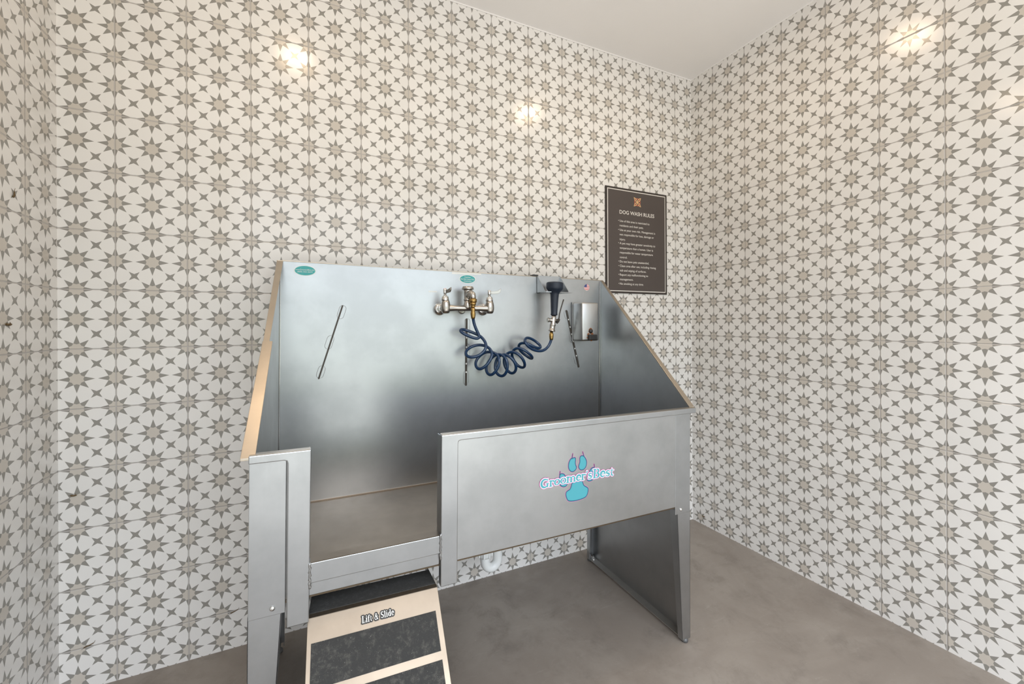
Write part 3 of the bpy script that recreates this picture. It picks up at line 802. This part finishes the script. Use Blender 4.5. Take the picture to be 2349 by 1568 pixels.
def handle(x, ang, up, cap):
    b = bm_()
    lathe(b, (x, FY, 1.3350), (0, 0, 1), [(0, .0150), (.001, .0165), (.008, .0165), (.010, .0150), (.016, .0150), (.019, .0125), (.0225, .0090)], 20)
    o = obj('bonnet', b, 'chrome', fa)
    b = bm_()
    lathe(b, (x, FY, 1.3565), (0, 0, 1), [(0, .0055), (.008, .0055), (.0095, .0068), (.012, .0072), (.028, .0082), (.0290, .0060)], 18)
    h = obj('handle', b, 'chrome', fa)
    d = Vector((cos(ang), sin(ang), 0)); n = Vector((-d.y, d.x, 0))
    c = Vector((x, FY, 0))
    b = bm_()
    prof = [(.005, 1.3690, 1.3800), (.020, 1.3685, 1.3805), (.040, 1.3700, 1.3840), (.052, 1.3760, 1.3925), (.0555, 1.3905, 1.3950)] if up else [(.005, 1.3665, 1.3800), (.018, 1.3680, 1.3820), (.030, 1.3700, 1.3870), (.036, 1.3800, 1.3910)]
    top = [c + d * s + Vector((0, 0, z1)) for s, z0, z1 in prof]; bot = [c + d * s + Vector((0, 0, z0)) for s, z0, z1 in prof]
    prism(b, [p - n * .0035 for p in top + bot[::-1]], n * .007)
    obj('lever', b, 'satin', h, .001)
    if cap:
        b = bm_(); lathe(b, (x, FY, 1.3853), (0, 0, 1), [(0, .0060), (.0012, .0058), (.0018, .0)], 16); obj('hot_button', b, 'red', h)['label'] = 'red hot-water button'
handle(-1.6425, radians(-62), False, True)
handle(-1.4390, radians(-4), True, False)
b = bm_()
lathe(b, (-1.5405, FY, 1.3370), (0, 0, 1), [(0, .0165), (.001, .0185), (.006, .0185), (.008, .0165), (.020, .0165), (.040, .0175), (.049, .0190)], 24)
lathe(b, (-1.5405, FY, 1.3845), (0, 0, 1), [(0, .0235), (.001, .0262), (.006, .0262), (.013, .0235), (.0145, .0215), (.0150, .0)], 32)
obj('riser_cap', b, 'satin', fa)
b = bm_()   # short elbow spout curving down to the hose
tube(b, [(-1.5405, FY - .010, 1.3600), (-1.5385, FY - .024, 1.3650), (-1.5355, -.196, 1.3660), (-1.5325, -.203, 1.3610), (-1.5310, -.205, 1.3520), (-1.5306, -.205, 1.3400)],
     [.0155, .0150, .0150, .0145, .0135, .0125], 20)
obj('elbow_spout', b, 'satin', fa)
b = bm_()
lathe(b, (-1.5306, -.205, 1.3430), (0, 0, -1), [(0, .0145), (.001, .0172), (.014, .0172), (.016, .0145)], 6)
lathe(b, (-1.5306, -.205, 1.3285), (0, 0, -1), [(0, .0135), (.011, .0130), (.0135, .0105), (.0150, .0085), (.0165, .0100), (.0205, .0105), (.023, .0070)], 20)
obj('brass_coupling', b, 'brass', fa)

# ------------------------------------------------------------------ coiled hose
HP = [tuple(int(q) / 1e4 for q in s.split(',')) for s in HOSE.split()]
top = HP[0]
hose = thing('coiled_hose', (-1.40, -.19, 1.08), 'navy blue coiled hose hanging between faucet and sprayer', 'hose')
b = bm_()
lead = [(-1.5306, -.205, 1.266), (-1.5304, -.204, 1.2625)]
pts = lead + HP[1:]
tail = (-1.1315, -.187, 1.1640)
pts = pts + [((HP[-1][0] + tail[0]) / 2, -.186, (HP[-1][2] + tail[2]) / 2), tail]
fine = []
for i in range(len(pts) - 1):
    p0, p1, p2, p3 = (Vector(pts[max(i - 1, 0)]), Vector(pts[i]), Vector(pts[i + 1]), Vector(pts[min(i + 2, len(pts) - 1)]))
    for t in (0, .5): fine.append(.5 * (2 * p1 + (p2 - p0) * t + (2 * p0 - 5 * p1 + 4 * p2 - p3) * t * t + (3 * p1 - p0 - 3 * p2 + p3) * t ** 3))
fine.append(Vector(pts[-1]))
for _ in range(4): fine = [fine[0]] + [(fine[i - 1] + fine[i] * 2 + fine[i + 1]) / 4 for i in range(1, len(fine) - 1)] + [fine[-1]]
tube(b, fine, .0066, 16)
obj('tubing', b, 'hose', hose)
b = bm_(); lathe(b, (-1.5306, -.205, 1.3060), (0, 0, -1), [(0, .0060), (.003, .0085), (.006, .0100), (.014, .0100), (.018, .0088), (.020, .0098), (.028, .0112), (.040, .0098), (.048, .0080), (.049, .007)], 18)
obj('brass_ferrule', b, 'brass', hose)
b = bm_(); lathe(b, (-1.1305, -.186, 1.1985), (-.02, 0, -1), [(0, .0075), (.010, .0078), (.013, .0105), (.024, .0105), (.033, .0092), (.040, .0085), (.041, .007)], 18)
obj('brass_ferrule', b, 'brass', hose)

# ------------------------------------------------------------------ sprayer
sp = thing('spray_nozzle', (-1.115, -.186, 1.30), 'dark blue rubber spray nozzle hanging head up in the steel holder', 'spray nozzle')
SX, SYY = -1.1130, -.186
b = bm_()
ax = Vector((.035, 0, 1)).normalized()
def SPp(z): return Vector((SX + .035 * (z - 1.35), SYY, z))
lathe(b, SPp(1.2735), ax, [(0, .0135), (.002, .0160), (.006, .0165), (.010, .0155), (.040, .0170), (.080, .0190), (.100, .0205), (.108, .0240), (.116, .0310), (.123, .0370), (.128, .0393), (.131, .0402), (.150, .0408), (.155, .0398), (.1575, .036), (.1570, .032), (.1555, 0)], 40)
obj('rubber_handle', b, 'rubber', sp)
b = bm_()
lathe(b, (-1.1240, SYY, 1.2240), (.14, 0, 1), [(0, .013), (.002, .0145), (.006, .0145), (.012, .0125), (.030, .0125), (.036, .0115), (.050, .0115)], 18)
tube(b, [(-1.1500, SYY, 1.2520), (-1.0980, SYY - .004, 1.2480)], .0085, 12)
lathe(b, (-1.1500, SYY, 1.2520), (-1, 0, 0), [(-.006, .0105), (0, .0110), (.002, .0095)], 14)
lathe(b, (-1.1290, SYY, 1.1985), (.15, 0, 1), [(0, .0165), (.002, .0172), (.005, .0165), (.007, .0140), (.026, .0135), (.030, .0150)], 8)
obj('valve_body', b, 'satin', sp)
b = bm_()
tube(b, [(-1.1040, SYY - .004, 1.2380), (-1.0960, SYY - .004, 1.2440), (-1.0905, SYY - .004, 1.2560)], .006, 8)
tube(b, [(-1.0915, SYY - .004, 1.2540), (-1.0880, SYY - .004, 1.2800), (-1.0800, SYY - .004, 1.3060), (-1.0680, SYY - .004, 1.3400), (-1.0640, SYY - .004, 1.3500)], .0030, 8)
obj('trigger_lever', b, 'dark', sp)

# sprayer holder: bent sheet bracket hooked on the back panel
ho = thing('sprayer_holder', (-1.10, -.104, 1.38), 'bent steel sprayer holder hooked over the top of the tub back', 'holder')
hx0, hx1, hz0, hz1, hyf = -1.1620, -1.0300, 1.3820, 1.4700, -.182
b = bm_(); box(b, hx0, hx1, -.1055, -.1035, hz0, hz1); obj('back_plate', b, 'steel', ho)
b = bm_(); box(b, -1.1850, -1.1560, -.1060, -.0750, hz1 - .003, hz1 + .004); obj('hook', b, 'black', ho)
for x in (hx0, hx1 - .002):
    b = bm_(); prism(b, [(x, -.1055, hz1), (x, -.1055, hz0), (x, hyf, hz0 + .004), (x, hyf, hz0 + .008)], (.002, 0, 0)); obj('side_gusset', b, 'steel', ho)
b = bm_()   # forked shelf, two prongs around the handle
cxh = -1.1120
n = 10
def shelf(z):
    return z
arcp = [(cxh + .0235 * cos(radians(a)), -.186 + .0235 * sin(radians(a))) for a in range(180, -1, -18)]
outl = [(hx0, -.1035), (hx0, -.192), (cxh - .0235, -.197)] + arcp + [(cxh + .0235, -.197), (hx1 + .016, -.192), (hx1, -.1035)]
prism(b, [(p[0], p[1], hz0 + .004) for p in outl], (0, 0, -.003)); obj('forked_shelf', b, 'steel', ho)

# ------------------------------------------------------------------ soap dispenser
dx0, dx1, dz0, dz1, dy0, dy1 = -.9580, -.8570, 1.1480, 1.3385, -.190, -.1035
di = thing('soap_dispenser', (-.905, -.105, 1.15), 'boxy stainless soap dispenser with black push button beside the sprayer', 'soap dispenser')
b = bm_(); box(b, dx0, dx1, dy0, dy1, dz0, dz1)
obj('housing', b, 'steel_case', di, .0085, smooth=50)
b = bm_(); box(b, dx0 - .004, dx1 + .003, -.1075, -.1030, dz0 - .004, dz1 + .004); obj('back_plate', b, 'steel_dull', di, .001)
b = bm_(); box(b, -.9260, -.8790, -.2060, dy0 + .004, 1.1530, 1.1790)
obj('push_button', b, 'black', di, .003)
b = bm_(); lathe(b, (-.9080, dy0 + .003, 1.1965), (0, -1, 0), [(0, .0110), (.005, .0110), (.009, .0090), (.012, .0050), (.013, 0)], 20); obj('sight_glass', b, 'black', di)
b = bm_()
for p, r in (((-.9080, 1.1980), .0128), ((-.9215, 1.1800), .0065), ((-.8990, 1.1815), .0070), ((-.9285, 1.1650), .0035), ((-.904, 1.1520), .0055)):
    flat(b, [(p[0] + r * (1 + .12 * sin(a * 2.3)) * cos(a * pi / 8), p[1] + r * (1.1 + .1 * cos(a * 1.7)) * sin(a * pi / 8)) for a in range(16)], dy0 - .0004, 0, .0004)
obj('rust_stain', b, 'rust', di)

# ------------------------------------------------------------------ white drain trap
tr = thing('drain_trap', (-1.45, -.22, .2), 'white plastic drain trap curving under the tub to the wall', 'pipe')
ty = -.22
b = bm_(); lathe(b, (-1.4875, ty, .53), (0, 0, -1), [(0, .0205), (.27, .0205)], 28); obj('tailpiece', b, 'pvc', tr)
b = bm_()
U = [(-1.4870, ty, .262)] + [(-1.4570 - .0300 * cos(radians(a)), ty - .000, .214 - .0300 * sin(radians(a)) * 1.15) for a in range(0, 181, 15)] + [(-1.4270, ty, .262), (-1.4270, ty, .300)]
U += [(-1.4270 + .0, ty + .035 * (1 - cos(radians(a))), .300 + .035 * sin(radians(a))) for a in range(15, 91, 15)] + [(-1.4270, -.006, .335)]
tube(b, U, .0205, 22); obj('bend', b, 'pvc', tr)
b = bm_()
lathe(b, (-1.4870, ty, .274), (0, 0, -1), [(0, .0225), (.001, .0285), (.004, .0310), (.012, .0315), (.030, .0300), (.040, .0285), (.041, .023)], 28)
for k in range(8):
    a = k * pi / 4 + .3; box(b, -1.4870 + .0305 * cos(a) - .003, -1.4870 + .0305 * cos(a) + .003, ty + .0305 * sin(a) - .003, ty + .0305 * sin(a) + .003, .238, .264)
obj('slip_nut', b, 'pvc', tr)
b = bm_(); lathe(b, (-1.4270, -.018, .335), (0, 1, 0), [(0, .022), (.003, .034), (.010, .040), (.0165, .041)], 28); obj('wall_escutcheon', b, 'pvc', tr)

# ------------------------------------------------------------------ rules sign
si = thing('rules_sign', (-.4425, -.003, 1.41), 'brown dog wash rules sign with cream border on the tiled wall', 'sign')
sx0, sx1, sz0, sz1 = -.6710, -.2130, 1.4060, 2.0080
b = bm_(); box(b, sx0, sx1, -.0055, -.0005, sz0, sz1); bd = obj('board', b, 'sign_edge', si)
b = bm_(); box(b, sx0 + .0125, sx1 - .0125, -.0062, -.0050, sz0 + .0105, sz1 - .0105); obj('border_line', b, 'cream', bd)
b = bm_(); box(b, sx0 + .0175, sx1 - .0175, -.0068, -.0055, sz0 + .0155, sz1 - .0155); obj('printed_face', b, 'sign', bd)
sy = -.0072
def sp_(x, z): return (x, sy, z)
b = bm_(); add_text(b, 'DOG WASH RULES', -.5731, -.3136, 1.8595, .0300, sp_, 0, .012)
obj('sign_heading', b, 'cream', si)['label'] = 'heading DOG WASH RULES'
LINES = [('Use of this area is restricted to', -.3515, 1.8180, 1), ('residents and their pets.', -.398, 1.7920, 0), ('Use at your own risk. Management is', -.3072, 1.7665, 1), ('not responsible for loss, damage or', -.3175, 1.7408, 0), ('injury.', -.5316, 1.7133, 0),
 ('A pet may have greater sensitivity to', -.3077, 1.6907, 1), ('temperature than a human. User is', -.3243, 1.6640, 0), ('responsible for water temperature', -.3257, 1.6380, 0), ('control.', -.5193, 1.6108, 0), ('Do not leave pets unattended.', -.356, 1.5865, 1),
 ('Clean area after use, including rinsing', -.3028, 1.5613, 1), ('tub and wiping of surfaces.', -.378, 1.5355, 0), ('Report any malfunctioning to', -.3639, 1.5112, 1), ('management.', -.4755, 1.4850, 0), ('No smoking at any time.', -.3988, 1.4598, 1)]
for s, x1, z, bul in LINES:
    b = bm_(); add_text(b, s, -.5727, x1, z - .0050, .0172, sp_, 0, .006)
    if bul:
        f = b.faces.new([b.verts.new((-.5803 + .0022 * cos(k * pi / 4), sy, z + .0015 + .0022 * sin(k * pi / 4))) for k in range(8)])
    obj('rule_line', b, 'cream', si)
# interlaced emblem: gold star outline of four pointed petals over coral squares
b = bm_(); ex, ez, er = -.4428, 1.9383, .0245
ribbon(b, [(ex + .0205 * cos(radians(a)), ez + .0205 * sin(radians(a))) for a in (0, 22, 68, 90, 112, 158, 180, 202, 248, 270, 292, 338)], .0042, sy, 0, True)
for q in range(4):
    a0 = radians(45 + 90 * q); d = Vector((cos(a0), sin(a0))); n2 = Vector((-d.y, d.x))
    P = [(ex, ez)] + [tuple(Vector((ex, ez)) + d * (er * 1.42 * s) + n2 * w * er) for s, w in ((.30, .17), (.55, .24), (.78, .15), (1.0, 0), (.78, -.15), (.55, -.24), (.30, -.17))]
    ribbon(b, P, .0040, sy - .0003, 1, True)
obj('emblem', b, ['coral', 'gold'], si)['label'] = 'small orange and gold interlaced four-pointed emblem'

# ------------------------------------------------------------------ bits of dry debris caught on the tiles
def scrap(label, base, nrm, shape, size):
    """a dry curled scrap: a bent tapering body and thin stalks, lying against the wall"""
    nrm = Vector(nrm); up = Vector((0, 0, 1)); rt = up.cross(nrm)
    base = Vector(base)
    b = bm_()
    for pts, r0, r1 in shape:
        P = [base + rt * p[0] * size + up * p[1] * size + nrm * (.0016 + .0022 * sin(i * 1.3) ** 2) for i, p in enumerate(pts)]
        n = len(P); tube(b, P, [(r0 + (r1 - r0) * i / (n - 1)) * size for i in range(n)], 7)
    o = obj('dry_debris', b, 'leaf', origin=base)
    return tag(o, label, 'debris', 'dry scraps stuck on the tiled walls', 'thing')
S1 = [([(-.8, .1), (-.4, 0), (0, -.1), (.4, -.05), (.7, .1)], .28, .20), ([(.1, 0), (.35, .35), (.4, .6)], .12, .05), ([(-.5, 0), (-1.1, .15), (-1.4, .1)], .10, .04)]
S2 = [([(-1, -.4), (-.3, -.1), (.2, 0), (.9, .3)], .16, .10), ([(.6, .2), (1.1, .5), (1.2, .9)], .07, .03), ([(-.8, -.3), (-1.5, -.7)], .08, .03)]
S3 = [([(-.3, -.8), (-.1, -.2), (.05, .2), (.1, .7)], .22, .10), ([(.1, .6), (.12, 1.5)], .06, .03)]
S4 = [([(-.7, -.8), (-.1, -.3), (.3, .2), (.4, .8)], .10, .13)]
scrap('brown dry scrap low on the back wall left of the tub', (-2.8840, 0, .6640), (0, -1, 0), S1, .0095)
scrap('thin dark dry twig near the floor in the back wall tile joint', (-2.8475, 0, .1480), (0, -1, 0), S2, .0130)
scrap('slim brown dry scrap high on the left wall', (XL, -.2241, 1.6116), (1, 0, 0), S3, .0120)
scrap('larger brown dry scrap at mid height on the left wall', (XL, -.2500, 1.2400), (1, 0, 0), S1, .0120)
scrap('black curved sliver stuck on the right wall', (0, -.3926, .8895), (-1, 0, 0), S4, .0120)
scrap('tiny brown scrap at the foot of the right wall near the corner', (0, -.0852, .0520), (-1, 0, 0), S1, .0110)
scrap('faint brown scrap on the back wall close to the tub leg', (-2.4300, 0, .1400), (0, -1, 0), S2, .0120)

for o in bpy.data.objects:
    if '_o' in o: del o['_o']
